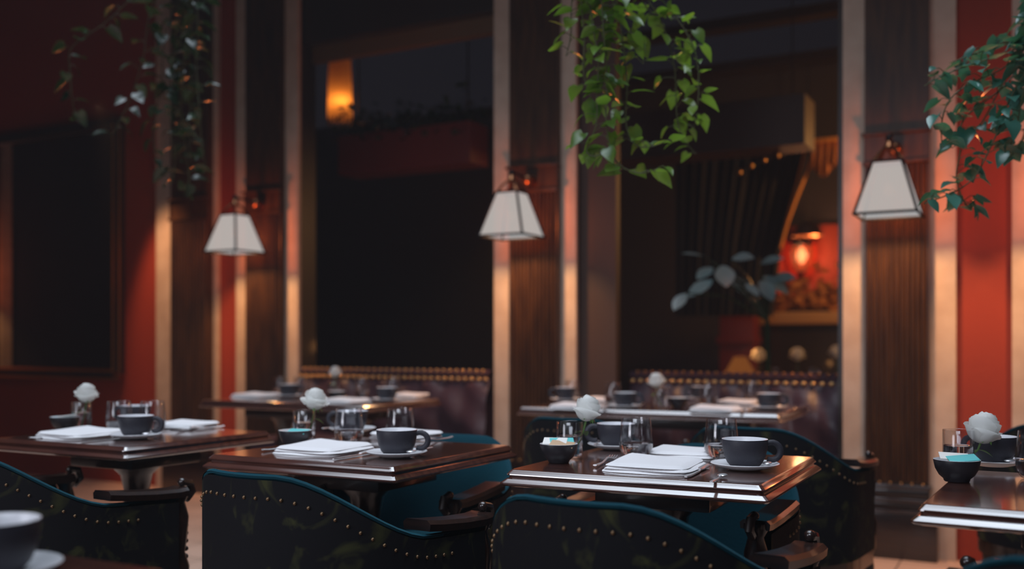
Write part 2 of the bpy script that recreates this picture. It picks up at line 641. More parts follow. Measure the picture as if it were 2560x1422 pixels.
# ------------------------------------------------------------------ wall lamps
def make_lamp():
    t = thing('wall_lamp')
    # origin: wall panel face, at the height of the shade's bottom edge; -y points into the room
    yc = -.255
    hb, ht, H = .136, .064, .245
    def ring(h, z):
        return [Vector((sx * h, yc + sy * h, z)) for sx, sy in ((-1, -1), (1, -1), (1, 1), (-1, 1))]
    lo, hi = ring(hb, .0), ring(ht, H)
    for i in range(4):
        j = (i + 1) % 4
        b = MB()
        # gently bowed silk panel
        n = 6
        rows = []
        for r in range(n + 1):
            f = r / n
            a = lo[i].lerp(hi[i], f)
            c = lo[j].lerp(hi[j], f)
            rows.append([a.lerp(c, q / 4) for q in range(5)])
        b.rings(rows, closed=False)
        b.build('shade_panel', M['silk'], t)
    fr = MB()
    for i in range(4):
        j = (i + 1) % 4
        fr.tube([lo[i], hi[i]], .0070, 6)
        fr.tube([lo[i], lo[j]], .0065, 6)
        fr.tube([hi[i], hi[j]], .0065, 6)
        fr.ball(lo[i], .008, u=8, v=6)
        for k in range(1, 5):
            fr.ball(lo[i].lerp(hi[i], k / 5), .0062, u=6, v=5)
    fr.build('shade_frame', M['matte'], t)
    cp = MB()
    cp.box(-ht - .006, ht + .006, yc - ht - .006, yc + ht + .006, H - .002, H + .005, .002)
    cp.build('cap', M['iron'], t)
    ga = MB()
    for sx in (-1, 1):
        for sy in (-1, 1):
            for o in (-.010, .010):
                ga.tube([(sx * .058 + o * .7, yc + sy * .058 - o * .7, H + .004), (sx * .040 + o * .6, yc + sy * .040 - o * .6, H + .038), (sx * .016, yc + sy * .016, H + .070)], [.005, .0055, .006], 8)
    ga.lathe([(0, 0), (.022, .0), (.026, .012), (.018, .026), (.010, .040), (0, .042)], 16, Matrix.Translation((0, yc, H + .062)))
    ga.build('gallery', M['copper'], t)
    fi = MB()
    fi.ball((0, yc, H + .115), .017)
    fi.build('finial', M['iron'], t)
    ar = MB()
    ar.tube([(0, yc, H + .10), (0, yc + .03, H + .116), (0, yc + .10, H + .112), (0, -.05, H + .10), (0, 0, H + .10)], .009, 8)
    ar.build('arm', M['iron'], t)
    ba = MB()
    ba.ball((0, -.055, H + .100), .034)
    ba.lathe([(0, 0), (.030, 0), (.034, .008), (.034, .02), (0, .02)], 20, Matrix.Translation((0, .0, H + .10)) @ Matrix.Rotation(PI / 2, 4, 'X'))
    ba.build('wall_mount', M['copper'], t)
    bu = MB()
    bu.ball((0, yc, .118), .024, sz=1.25)
    bu.build('bulb', M['bulb'], t)
    return t


LAMP_Z = 1.645
lamp0 = make_lamp()
for i, lab in ((1, 'pyramid wall lamp on the pilaster left of the red planter opening'),
               (2, 'pyramid wall lamp on the pilaster between the two openings'),
               (3, 'pyramid wall lamp nearest the right edge, beside the hanging vine'),
               (4, 'pyramid wall lamp on the pilaster beyond the right edge')):
    o = dup(lamp0, (lampx[i], WY - .055, LAMP_Z), 0)
    tag(o, lab, 'lamp', 'pyramid wall lamps')
    sp = light('shade_downlight', 'SPOT', (lampx[i], WY - .055 - .255, LAMP_Z + .10), 20, (1.0, .44, .16), .04)
    sp.data.spot_size = math.radians(112)
    sp.data.spot_blend = .8
    light('bulb_light', 'POINT', (lampx[i], WY - .055 - .255, LAMP_Z + .118), 19, (1.0, .50, .21), .03)
# the same lamp on the left wall, whose glow shows in the mirror
LY = 3.75
structure(MB().box(-9.6, -9.56, LY - .06, LY + .06, 0, TOP).build('trim_10', M['stone'], smooth=False), 'stone pilaster on the left wall seen in the mirror')
o = dup(lamp0, (-9.54, LY + .52, LAMP_Z), PI / 2)
tag(o, 'pyramid wall lamp on the left wall, outside the picture', 'lamp', 'pyramid wall lamps')
light('bulb_light', 'POINT', (-9.54 + .255, LY + .52, LAMP_Z + .118), 19, (1.0, .50, .21), .03)

# ------------------------------------------------------------------ framed mirror on the red wall
fy = WY + .03
mx1, mx0 = WX(307, fy), WX(-420, fy)
mz0, mz1 = WZ(250, 938, fy), WZ(250, 318, fy)
t = thing('wall_mirror', ((mx0 + mx1) / 2, fy, mz0))
tag(t, 'large dark framed mirror on the red wall with lamp reflections', 'mirror')
t.location = (0, 0, 0)
fr = MB()
for (a, b, c, d) in ((mx0, mx1, mz0 - .035, mz0 + .035), (mx0, mx1, mz1 - .035, mz1 + .035), (mx1 - .03, mx1 + .03, mz0, mz1), (mx0 - .03, mx0 + .03, mz0, mz1)):
    fr.box(a, b, fy - .06, fy, c, d, .010)
fr.build('frame', M['blackwood'], t)
gl = MB()
gl.tube([(mx0, fy - .062, mz0 + .040), (mx1 - .035, fy - .062, mz0 + .040), ], .013, 10)
gl.tube([(mx0, fy - .064, mz0 - .022), (mx1 - .03, fy - .064, mz0 - .022)], .009, 10)
gl.tube([(mx1 - .036, fy - .062, mz0 + .03), (mx1 - .036, fy - .062, mz1)], .006, 10)
gl.tube([(mx1 + .026, fy - .055, mz0 + .03), (mx1 + .026, fy - .055, mz1)], .006, 10)
gl.build('gilt_fillet', M['gilt'], t)
MB().box(mx0, mx1, fy - .022, fy - .002, mz0, mz1).build('mirror_glass', M['mirror'], t, smooth=False)
bo = MB()
bo.lathe([(0, .012), (.018, .010), (.030, .002), (.034, 0), (.034, -.05)], 20, Matrix.Translation((mx1, fy - .066, mz0)) @ Matrix.Rotation(PI / 2, 4, 'X'))
bo.build('corner_boss', M['copper'], t)


# ------------------------------------------------------------------ tables
def rect_loop(hw, hl, z, r=.012, n=3):
    pts = []
    for cx, cy, a0 in ((hw - r, hl - r, 0), (-hw + r, hl - r, PI / 2), (-hw + r, -hl + r, PI), (hw - r, -hl + r, 1.5 * PI)):
        for k in range(n + 1):
            a = a0 + PI / 2 * k / n
            pts.append(Vector((cx + r * math.cos(a), cy + r * math.sin(a), z)))
    return pts


EDGE = [(-.02, 0), (0, 0), (.003, -.0012), (.0050, -.0035), (.0062, -.0052), (.0108, -.0102), (.0112, -.0125), (.0095, -.0140), (.0065, -.0145), (.0065, -.0205),
        (.0125, -.0218), (.0222, -.0300), (.0224, -.0335), (.018, -.0375), (.010, -.0395), (-.02, -.040)]


def make_table(w, l):
    t = thing('dining_table')
    b = MB()
    b.rings([rect_loop(w / 2 + o, l / 2 + o, .75 + z) for o, z in EDGE])
    b.build('tabletop', M['table'], t, angle=14)
    a = MB()
    a.box(-w / 2 + .15, w / 2 - .15, -l / 2 + .15, l / 2 - .15, .655, .712, .006)
    a.build('apron', M['wood'], t)
    for px in ((0,) if w < .8 else (-w / 4, w / 4)):
        c = MB()
        c.lathe([(0, .12), (.06, .12), (.07, .16), (.045, .22), (.038, .35), (.05, .48), (.036, .55), (.05, .62), (.09, .66), (0, .66)], 24, Matrix.Translation((px, 0, 0)))
        c.build('column', M['wood'], t)
        f = MB()
        for k in range(4):
            a_ = PI / 4 + k * PI / 2
            d = Vector((math.cos(a_), math.sin(a_), 0))
            f.tube([Vector((px, 0, .17)) + d * .04, Vector((px, 0, .15)) + d * .12, Vector((px, 0, .06)) + d * .20, Vector((px, 0, .025)) + d * .27], [.035, .03, .024, .022], 10)
        f.build('pedestal_foot', M['wood'], t)
    return t


TC = {'T0': (-2.613, 2.314), 'T1': (-.819, 2.384), 'T2': (-1.672, 2.288), 'T3': (.115, 2.27), 'T4': (-1.31, .65)}
TN = {'T0': 'the table below the mirror', 'T1': 'the wide sharp front table', 'T2': 'the front table with the tilted open rose',
      'T3': 'the table cut by the right edge', 'T4': 'the near corner table', 'BR': 'the back table by the right sofa', 'BL': 'the back table by the left sofa'}
tb = make_table(.585, .585)
for k, lab in (('T1', 'square mahogany table with stepped bright edge, sharpest and right of centre'),
               ('T2', 'square mahogany table left of centre with stepped edge and white rose'),
               ('T0', 'square dark table under the framed mirror'),
               ('T3', 'square dark table cut by the right edge, with black bowl'),
               ('T4', 'dark table in the bottom left corner under the blurred cup')):
    o = dup(tb, (TC[k][0], TC[k][1], 0), {'T1': .018, 'T2': -.007, 'T0': -.011, 'T3': -.05, 'T4': 0}[k])
    tag(o, lab, 'table', 'square front tables')
tw = make_table(1.19, .70)
o = dup(tw, (-1.585, 4.56, 0), .03)
tag(o, 'long mahogany table with four place settings before the right studded sofa', 'table', 'long back tables')
tw2 = make_table(1.04, .68)
o = dup(tw2, (-3.41, 4.26, 0), 0)
tag(o, 'long blurred table before the left plum leather sofa', 'table', 'long back tables')


# ------------------------------------------------------------------ tub chairs
def make_chair():
    t = thing('tub_chair')
    RR, AL = .295, .20

    def path(r):
        pts = []
        n = 5
        for i in range(n):
            pts.append((Vector((-r, AL - AL * i / n, 0)), -1.0))
        m = 28
        for i in range(m + 1):
            a = -PI / 2 + PI * i / m
            pts.append((Vector((r * math.sin(a), -r * math.cos(a), 0)), a / (PI / 2)))
        for i in range(1, n + 1):
            pts.append((Vector((r, AL * i / n, 0)), 1.0))
        return pts

    def H(p, s):
        a = abs(s)
        if a < 1.0:
            f = max(0, (a - .20) / .80)
            return .775 - .145 * (f * f * (3 - 2 * f))
        return .63 - .012 * (p.y / AL)
    outer, mid = path(RR), path(RR - .006)
    innr = [path(RR - .062 + .046 * (k / 7) ** 3) for k in range(8)]
    hs = [H(p, s) for p, s in outer]
    nz = 7
    b = MB()
    b.rings([[Vector((p.x, p.y, .33 + (h - .012 - .33) * k / nz)) * 1.0 for (p, s), h in zip(outer, hs)] for k in range(nz + 1)], closed=False)
    b.build('back_shell', M['floral'], t)
    b = MB()
    rows = [[Vector((p.x, p.y, .40 + (h - .012 - .40) * k / nz)) for (p, s), h in zip(innr[k], hs)] for k in range(nz + 1)]
    rows.append([Vector((p.x, p.y, h)) for (p, s), h in zip(mid, hs)])
    rows.append([Vector((p.x, p.y, h - .004)) for (p, s), h in zip(outer, hs)])
    b.rings(rows, closed=False)
    b.build('back_lining', M['teal'], t, angle=80)
    b = MB()
    b.tube([Vector((p.x, p.y, h - .006)) for (p, s), h in list(zip(path(RR - .006), hs))[4:-4]], .0042, 8)
    b.build('piping', M['teal'], t)
    nail_at = []
    acc = 0
    prev = None
    for (p, s), h in list(zip(path(RR + .001), hs))[3:-3]:
        q = Vector((p.x, p.y, h - .050))
        if prev is None:
            prev = q
        d = (q - prev).length
        while acc + d >= .030 and d > 1e-6:
            f = (.030 - acc) / d
            c = prev.lerp(q, f)
            nail_at.append(c)
            prev = c
            d = (q - prev).length
            acc = 0
        acc += d
        prev = q
    n0 = MB().ball((0, 0, 0), .0042, u=8, v=5).build('nailhead', M['nail'], t)
    for i, c in enumerate(nail_at):
        q = n0
        if i:
            q = n0.copy()
            COL.objects.link(q)
            q.parent = t
        q.location = c
    for sx in (-1, 1):
        x = sx * (RR - .031)
        b = MB()
        b.rings([[Vector((x + u * .036, y, z + v * .012)) for u, v in ((-1, -1), (1, -1), (1.05, .3), (.8, 1), (-.8, 1), (-1.05, .3))] for y, z in ((-.02, .650), (.03, .643), (.12, .634), (AL, .630), (AL + .03, .632))])
        b.build('armrest', M['wood'], t)
        b = MB()
        b.lathe([(0, .0), (.016, .0), (.022, .04), (.024, .26), (.020, .30), (.030, .33), (.032, .42), (.020, .46), (.026, .50), (.030, .56), (.020, .60), (.030, .62), (.030, .636), (.0, .645)], 14, Matrix.Translation((x, AL + .02, 0)))
        b.tube([(x, AL + .035, .655), (x, AL + .062, .650), (x, AL + .070, .625), (x, AL + .052, .608), (x, AL + .035, .618)], .012, 8)
        b.ball((x, AL + .035, .655), .0125, u=10, v=6)
        b.ball((x, AL + .035, .618), .0135, u=10, v=6)
        for k in range(7):
            b.ball((x, AL + .048, .40 + .022 * k), .008, u=6, v=5)
        b.build('arm_post', M['wood'], t)
    b = MB()
    for a in (-.7, .7):
        b.tube([(RR * .9 * math.sin(a), -RR * .9 * math.cos(a), .34), (RR * 1.0 * math.sin(a), -RR * 1.0 * math.cos(a), .15), (RR * 1.1 * math.sin(a), -RR * 1.1 * math.cos(a), 0)], [.022, .018, .014], 8)
    b.build('rear_leg', M['wood'], t)
    b = MB()
    lp = [Vector((p.x, p.y, 0)) for p, s in path(RR - .004)]
    b.rings([[q + Vector((0, 0, z)) for q in lp] for z in (.28, .335)])
    b.build('seat_frame', M['wood'], t)
    b = MB()
    lp = [Vector((p.x, p.y, 0)) for p, s in path(RR - .066)]
    b.rings([[Vector((q.x * f, q.y * f + .01, z)) for q in lp] for f, z in ((.97, .336), (1, .36), (1, .42), (.96, .445), (.80, .458))])
    b.build('seat_cushion', M['teal'], t, angle=70)
    return t


ch = make_chair()
for x, y, rz, lab in (
        (-.70, 1.87, -5, 'tub chair with dark floral back, in front of the wide sharp table'),
        (-1.47, 1.88, -5, 'tub chair with teal piped studded back, in front of the table left of centre'),
        (-2.43, 1.85, -5, 'tub chair in the dark at the table under the mirror, wooden arm catching light'),
        (.12, 1.70, -6, 'floral backed tub chair at the table cut by the right edge'),
        (-1.70, 2.58, 180, 'teal velvet tub chair facing us behind the table left of centre'),
        (-.86, 2.66, 176, 'teal velvet tub chair facing us behind the wide sharp table'),
        (.08, 4.15, 0, 'dark tub chair standing by the red wall behind the right edge table'),
        (-1.53, 3.62, -4, 'floral tub chair with bright nailheads, left one at the back right table'),
        (-.83, 3.52, -6, 'floral tub chair, right one at the back right table')):
    o = dup(ch, (x, y, 0), math.radians(rz))
    o.scale = (1, 1, .962 if abs(rz) > 90 else 1)
    tag(o, lab, 'chair', 'studded tub chairs')


# ------------------------------------------------------------------ banquette sofas inside the openings
def make_sofa(x0, x1, lab, y0, gold):
    t = thing('sofa', ((x0 + x1) / 2, y0, 0))
    tag(t, lab, 'sofa')
    w = (x1 - x0) / 2
    yb = .46
    b = MB()
    b.box(-w, w, 0.02, yb, .08, .34, .01)
    b.build('base', M['blackwood'], t)
    b = MB()
    n = 2
    for k in range(n):
        b.box(-w + 2 * w * k / n + .004, -w + 2 * w * (k + 1) / n - .004, 0, yb, .34, .47, .035)
    b.build('seat_cushion', M['leather'], t)
    # back with soft pleats and a rolled top
    cols, rows = 60, 10
    loops = []
    for r in range(rows + 1):
        z = .44 + .37 * r / rows
        lp = []
        for c in range(cols + 1):
            x = -w + 2 * w * c / cols
            tuft = .018 * abs(math.sin(PI * (c / cols) * 9)) + .012 * math.sin(3.1 * x * 6 + r * .9)
            lp.append(Vector((x, yb - .02 - .03 * math.sin(PI * r / rows) - tuft + .05 * r / rows, z)))
        loops.append(lp)
    for c_y, c_z in ((.035, .84), (.015, .868), (.05, .89), (.10, .885), (.13, .85), (.13, .3)):
        loops.append([Vector((-w + 2 * w * c / cols, yb + c_y, c_z)) for c in range(cols + 1)])
    b = MB()
    b.rings(loops, closed=False)
    b.build('backrest', M['leather'], t, angle=80)
    k = int(2 * w / .047)
    s0 = MB().ball((0, 0, 0), .020, sz=.6, sy=.55, u=10, v=6).build('stud', M['brass'], t)
    n0 = MB().ball((0, 0, 0), .012, u=8, v=6).build('nailhead', M['brass'] if gold else M['copper'], t)
    for i in range(k):
        for src, c in ((s0, (-w + .02 + (2 * w - .04) * i / (k - 1), yb + .012, .835)), (n0, (-w + .02 + (2 * w - .04) * (i + .5) / k, yb + .030, .883))):
            q = src
            if i:
                q = src.copy()
                COL.objects.link(q)
                q.parent = t
            q.location = c
    return t


make_sofa(WX(760), WX(1232), 'plum leather sofa filling the left opening, gold trim along its back', 4.72, True)
make_sofa(WX(1545), WX(2098), 'dark sofa in the right opening with two rows of brass studs', 4.95, False)


# ------------------------------------------------------------------ tableware
def lathe_obj(prof, name, material, parent, n=40):
    return MB().lathe(prof, n).build(name, material, parent, angle=60)


def make_cup(material):
    t = thing('coffee_cup')
    lathe_obj([(0, 0), (.030, 0), (.033, .003), (.041, .012), (.0475, .027), (.0515, .045), (.0535, .0655), (.0530, .0668)], 'body', material, t)
    lathe_obj([(.0532, .0667), (.0522, .0672), (.0512, .0662), (.0492, .045), (.0450, .027), (.038, .013), (.028, .007), (0, .006)], 'lining', M['white'], t)
    b = MB()
    pts = []
    for k in range(13):
        a = math.radians(118 - 236 * k / 12)
        pts.append((.0615 + .0205 * math.cos(a), 0, .0385 + .0205 * math.sin(a)))
    b.tube(pts, [.0050 + .0012 * math.sin(PI * k / 12) for k in range(13)], 10, flat=1.25)
    b.build('handle', material, t)
    return t


def make_saucer():
    b = MB()
    b.lathe([(0, .002), (.030, .001), (.034, 0), (.045, .003), (.066, .009), (.0785, .0145), (.0795, .0155), (.0785, .0165), (.066, .0115), (.045, .0058), (.032, .0045), (0, .0045)], 48)
    return b.build('saucer', M['white'], angle=60)


def make_glass():
    t = thing('water_glass')
    lathe_obj([(0, 0), (.024, 0), (.031, .003), (.039, .014), (.0432, .030), (.0432, .046), (.0410, .072), (.0376, .1045), (.0370, .1055), (.0364, .1045), (.0397, .072), (.0418, .046), (.0418, .031), (.0376, .017), (.030, .0075), (0, .006)], 'tumbler', M['glass'], t, 48)
    lathe_obj([(0, .0062), (.0302, .0078), (.0378, .0172), (.0420, .0312), (.0420, .0400), (.041, .0395), (0, .0392)], 'water', M['water'], t, 48)
    return t


def make_vase():
    t = thing('glass_vase')
    lathe_obj([(0, 0), (.0335, 0), (.0345, .0015), (.0345, .0945), (.0338, .0955), (.0326, .0945), (.0322, .008), (0, .006)], 'vase_wall', M['glass'], t, 40)
    lathe_obj([(0, .0062), (.0323, .0083), (.0324, .059), (.0315, .0582), (0, .058)], 'water', M['water'], t, 40)
    return t


def make_bowl():
    t = thing('sugar_bowl')
    lathe_obj([(0, 0), (.024, 0), (.026, .002), (.027, .006), (.036, .014), (.0435, .028), (.0475, .046), (.0470, .0475)], 'body', M['black'], t)
    lathe_obj([(.0472, .0474), (.0462, .0478), (.0452, .046), (.0415, .028), (.034, .017), (.02, .012), (0, .011)], 'lining', M['white'], t)
    return t


def make_packet(material, name):
    b = MB()
    b.box(-.030, .030, -.019, .019, 0, .003, .0014)
    o = b.build(name, material)
    return o


def make_rose(open_=1.0, seed=1, wide=1.0):
    """head centred over the local origin; the stem is added separately so that it can lean into its vase"""
    r = random.Random(seed)
    b = bmesh.new()
    for ring_, (cnt, rad, zc, v0, v1, flare) in enumerate(((2, .0150, .013, .10, .86, 0), (3, .0205, .010, .08, .76, .0), (3, .0258, .005, .06, .69, .001), (4, .0300, .001, .04, .61, .004 * open_), (4, .0330, -.003, .02, .50, .010 * open_))):
        for k in range(cnt):
            a0 = 2 * PI * k / cnt + ring_ * .9 + r.uniform(-.12, .12)
            span = 2 * PI / cnt * 1.5
            U, V = 10, 8
            g = []
            lift = r.uniform(-.06, .05)
            for i in range(V + 1):
                v = i / V
                row = []
                for j in range(U + 1):
                    u = j / U * 2 - 1
                    top = (v1 + lift) * (1 - .16 * abs(u) ** 3)
                    t_ = PI * (v0 + (top - v0) * v)
                    rr = rad * wide * math.sin(t_) + .0010 * u + flare * max(0, (v - .65) / .35) ** 2
                    z = zc - rad * 1.08 * math.cos(t_) - flare * .5 * max(0, (v - .8) / .2) ** 2
                    a = a0 + u * span / 2 * (.5 + .5 * min(1, v * 2.2))
                    row.append(b.verts.new((rr * math.cos(a), rr * math.sin(a), z)))
                g.append(row)
            for i in range(V):
                for j in range(U):
                    b.faces.new((g[i][j], g[i][j + 1], g[i + 1][j + 1], g[i + 1][j]))
    o = MB()
    o.merge(b)
    return o


def place_rose(px, py, base, lean, label, seed, open_=1.0, wide=1.0, size=1.0, leaves=True, water=None):
    """base: where the stem stands in its vase"""
    d = None
    # head at pixel (px, py) in the plane that faces the camera through the vase
    Zc = -base.x * math.sin(YAW) + base.y * math.cos(YAW)
    head = P(px, py, Zc)
    t = thing('white_rose', head)
    tag(t, label, 'flower', 'white roses on the tables')
    h = make_rose(open_, seed, wide)
    axis = (head - base).normalized()
    q = Vector((0, 0, 1)).rotation_difference((axis + Vector((0, 0, .6)) + Vector(lean)).normalized())
    h.bm.transform(Matrix.Diagonal((size, size, size, 1)))
    h.bm.transform(q.to_matrix().to_4x4())
    h.build('petals', M['petal'], t, angle=70)
    s = MB()
    lb = base + Vector((0, 0, .012)) - head
    ctrl = Vector((0, 0, -.045)) + (lb - Vector((0, 0, -.045))) * .25
    s.tube([Vector((0, 0, -.016)) * size, ctrl, ctrl.lerp(lb, .5), lb], [.0030, .0024, .0022, .0022], 8)
    s.build('stem', M['green'], t)
    if leaves:
        c = MB()
        rr = random.Random(seed)
        for k in range(5):
            a = 2 * PI * k / 5 + rr.random()
            c.leaf((0, 0, -.020), (.026 * math.cos(a), .026 * math.sin(a), -.034 + rr.uniform(-.008, .012)), (0, 0, 1), .012, False, .3, .3)
        for k in range(2):
            a = rr.uniform(0, 6.28)
            c.leaf(ctrl, ctrl + Vector((.034 * math.cos(a), .034 * math.sin(a), -.006)), (0, 0, 1), .02, False, .3, .3)
        c.build('leaves', M['green'], t)
    return t


def make_napkin(w, l, seed):
    r = random.Random(seed)
    b = MB()
    n = 16
    hz = 0
    for layer in range(3):
        dx, dy = r.uniform(-.004, .004), r.uniform(-.004, .004)
        th = .0062
        z0 = hz
        lo, up = [], []
        bb = bmesh.new()
        gl_, gu = [], []
        ph = r.uniform(0, 6)
        for i in range(n + 1):
            rl, ru = [], []
            for j in range(n + 1):
                u, v = i / n, j / n
                ed = min(u, 1 - u, v, 1 - v)
                puff = min(1, ed / .07) ** .5
                cu, cv = abs(u - .5) * 2, abs(v - .5) * 2
                rc = 1 - .07 * max(0, cu - .7) / .3 * max(0, cv - .7) / .3
                x = (u - .5) * w * rc * (1 - .03 * layer) + dx + .004 * math.sin(4 * v + ph)
                y = (v - .5) * l * rc * (1 - .03 * layer) + dy + .003 * math.sin(5 * u + ph)
                wob = .0012 * math.sin(7 * u + ph) * math.cos(5 * v + ph) + (.004 * (1 - u) * v if layer == 2 else 0)
                rl.append(bb.verts.new((x, y, z0 + .0002)))
                ru.append(bb.verts.new((x, y, z0 + .0004 + th * puff + max(0, wob))))
            gl_.append(rl)
            gu.append(ru)
        for i in range(n):
            for j in range(n):
                bb.faces.new((gu[i][j], gu[i + 1][j], gu[i + 1][j + 1], gu[i][j + 1]))
                bb.faces.new((gl_[i][j + 1], gl_[i + 1][j + 1], gl_[i + 1][j], gl_[i][j]))
        for i in range(n):
            for A, B in ((0, 0), (n, n)):
                bb.faces.new((gl_[i][A], gl_[i + 1][A], gu[i + 1][A], gu[i][A]))
                bb.faces.new((gl_[A][i], gl_[A][i + 1], gu[A][i + 1], gu[A][i]))
        bmesh.ops.recalc_face_normals(bb, faces=bb.faces[:])
        b.merge(bb)
        hz += th + .0002
    return b.build('napkin', M['linen'], angle=50)


def make_fork():
    b = MB()
    b.tube([(0, -.10, .006), (0, -.08, .004), (0, -.02, .004), (0, .02, .009), (0, .04, .009)], [.005, .0055, .0032, .0028, .006], 8, flat=.45)
    b.tube([(0, .036, .0085), (0, .050, .006), (0, .060, .005)], [.006, .0115, .012], 10, flat=.18)
    for k in range(4):
        x = -.0095 + .0063 * k
        b.tube([(x * .95, .056, .0052), (x, .078, .0055), (x, .098, .0095)], [.0021, .0019, .0011], 6, flat=.7)
    return b.build('fork', M['steel'])


def make_knife():
    t = thing('table_knife')
    b = MB()
    b.tube([(0, -.11, .006), (0, -.10, .006), (0, -.04, .0058), (0, -.02, .005)], [.006, .0085, .0075, .005], 10, flat=.65)
    b.build('handle', M['steel'], t)
    b = MB()
    b.rings([[Vector((-.006 * f, y, .002)), Vector((.008 * f, y, .002)), Vector((.008 * f, y, .0032)), Vector((-.006 * f, y, .005))] for y, f in ((-.024, .7), (0, 1), (.06, 1.15), (.085, 1.0), (.10, .4))])
    b.build('blade', M['steel'], t, smooth=False)
    return t


def make_spoon():
    b = MB()
    b.tube([(0, -.065, .005), (0, -.05, .0045), (0, 0, .004), (0, .03, .006)], [.004, .0042, .0022, .0026], 8, flat=.5)
    bb = bmesh.new()
    bmesh.ops.create_uvsphere(bb, u_segments=14, v_segments=8, radius=1)
    bb.transform(Matrix.Translation((0, .046, .0055)) @ Matrix.Diagonal((.0115, .018, .0035, 1)))
    b.merge(bb)
    return b.build('teaspoon', M['steel'])


cup0 = make_cup(M['char'])
sau0 = make_saucer()
gls0 = make_glass()
vas0 = make_vase()
bwl0 = make_bowl()
frk0, knf0, spn0 = make_fork(), make_knife(), make_spoon()
nap0 = make_napkin(.212, .225, 3)
nap1 = make_napkin(.19, .17, 8)
PK = {'white': make_packet(M['pk_white'], 'sugar_packet'), 'teal': make_packet(M['pk_teal'], 'sweetener_packet'), 'tan': make_packet(M['pk_tan'], 'brown_sugar_packet')}


def cup_set(px, py, ang, where, spoon=None, spoon_where=None, saucer=True):
    """px,py: centre of the saucer on the table; ang: handle direction, 0 = right in the picture"""
    g = G(px, py, .751)
    if saucer:
        tag(dup(sau0, g), 'white saucer of the cup ' + where, 'saucer', 'white saucers')
    tag(dup(cup0, g + Vector((0, 0, .0050)), YAW + math.radians(ang)), 'charcoal coffee cup ' + where, 'cup', 'charcoal coffee cups')
    if spoon is not None:
        a = YAW + math.radians(spoon)
        o = dup(spn0, g + Vector((.060 * math.cos(a), .060 * math.sin(a), .0135)), a + PI / 2 + math.radians(62))
        tag(o, 'teaspoon by the cup ' + where, 'spoon', 'teaspoons on the saucers')


def glass(px, py, where):
    tag(dup(gls0, G(px, py, .7502), R.uniform(0, 6)), 'stemless water glass ' + where, 'glass', 'stemless water glasses')


def vase(px, py, where):
    g = G(px, py, .7502)
    tag(dup(vas0, g), 'small clear glass vase ' + where, 'vase', 'small glass vases')
    return g


def bowl(px, py, where, packs):
    g = G(px, py, .7502)
    tag(dup(bwl0, g), 'small black bowl of sugar packets ' + where, 'bowl', 'black sugar bowls')
    words = {'white': ('white sugar packet', 'packet'), 'teal': ('teal sweetener packet', 'packet'), 'tan': ('tan sugar packet', 'packet')}
    for k, (c, dx, dy, dz, rx, rz) in enumerate(packs):
        o = dup(PK[c], g + Vector((dx, dy, dz)))
        o.rotation_euler = (math.radians(rx), math.radians(R.uniform(-6, 6)), math.radians(rz))
        tag(o, words[c][0] + ' in the black bowl ' + where, 'packet', 'sweetener packets in the bowls')


def flat(src, px, py, rz, label, cat, group, z=.7505):
    o = dup(src, G(px, py, z), math.radians(rz))
    tag(o, label, cat, group)
    return o


PACKS = [('tan', .012, -.006, .0455, 16, 12), ('teal', .004, .010, .050, 22, 30), ('white', -.012, .004, .0510, 20, 18)]

# --- wide sharp front table
w = 'on the wide sharp front table'
cup_set(1862, 1173, -6, 'at the right front corner of the wide sharp table', 8)
cup_set(1540, 1122, 172, 'seen behind the left glass of the wide sharp table', 200)
glass(1590, 1146, 'left of the two on the wide sharp table')
glass(1803, 1150, 'behind the front cup of the wide sharp table')
v = vase(1424, 1146, 'holding the pointed rose on the wide sharp table')
place_rose(1470, 1015, v, (.1, 0, 0), 'pointed white rose in the vase on the wide sharp table', 4, .7, .95, 1.02)
bowl(1397, 1156, 'on the wide sharp table', PACKS)
flat(nap0, 1640, 1171, 2, 'folded white napkin at the front of the wide sharp table', 'napkin', 'white napkins')
flat(nap1, 1705, 1141, 3, 'folded white napkin at the far side of the wide sharp table', 'napkin', 'white napkins')
flat(frk0, 1512, 1157, 9, 'steel fork left of the front napkin on the wide sharp table', 'fork', 'forks')
flat(knf0, 1742, 1182, 184, 'steel knife right of the front napkin on the wide sharp table', 'knife', 'knives')
flat(knf0, 1640, 1150, 94, 'steel knife lying before the far napkin on the wide sharp table', 'knife', 'knives')
flat(spn0, 1795, 1200, 4, 'steel spoon by the front cup on the wide sharp table', 'spoon', 'loose spoons')

# --- table left of centre
cup_set(992, 1142, -4, 'at the front right of the table left of centre', 4)
cup_set(880, 1080, 172, 'behind the glass of the table left of centre', 185)
glass(872, 1110, 'in front of the rear cup, table left of centre')
glass(1000, 1108, 'behind the front cup, table left of centre')
v = vase(760, 1104, 'holding the open rose on the table left of centre')
place_rose(790, 993, v, (.25, -.1, -.1), 'round open white rose on the table left of centre', 7, 1.2, 1.0, 1.0)
bowl(738, 1116, 'on the table left of centre', [('tan', -.008, .0, .036, 4, 30), ('teal', .012, -.004, .043, 14, 10)])
flat(nap0, 812, 1128, 0, 'folded white napkin at the front of the table left of centre', 'napkin', 'white napkins')
flat(nap1, 1015, 1093, -4, 'folded white napkin at the far side of the table left of centre', 'napkin', 'white napkins')
flat(frk0, 722, 1121, -4, 'steel fork left of the front napkin, table left of centre', 'fork', 'forks')
flat(frk0, 1085, 1103, 178, 'steel fork by the far napkin, table left of centre', 'fork', 'forks')
flat(knf0, 890, 1140, 182, 'steel knife between napkin and cup, table left of centre', 'knife', 'knives')

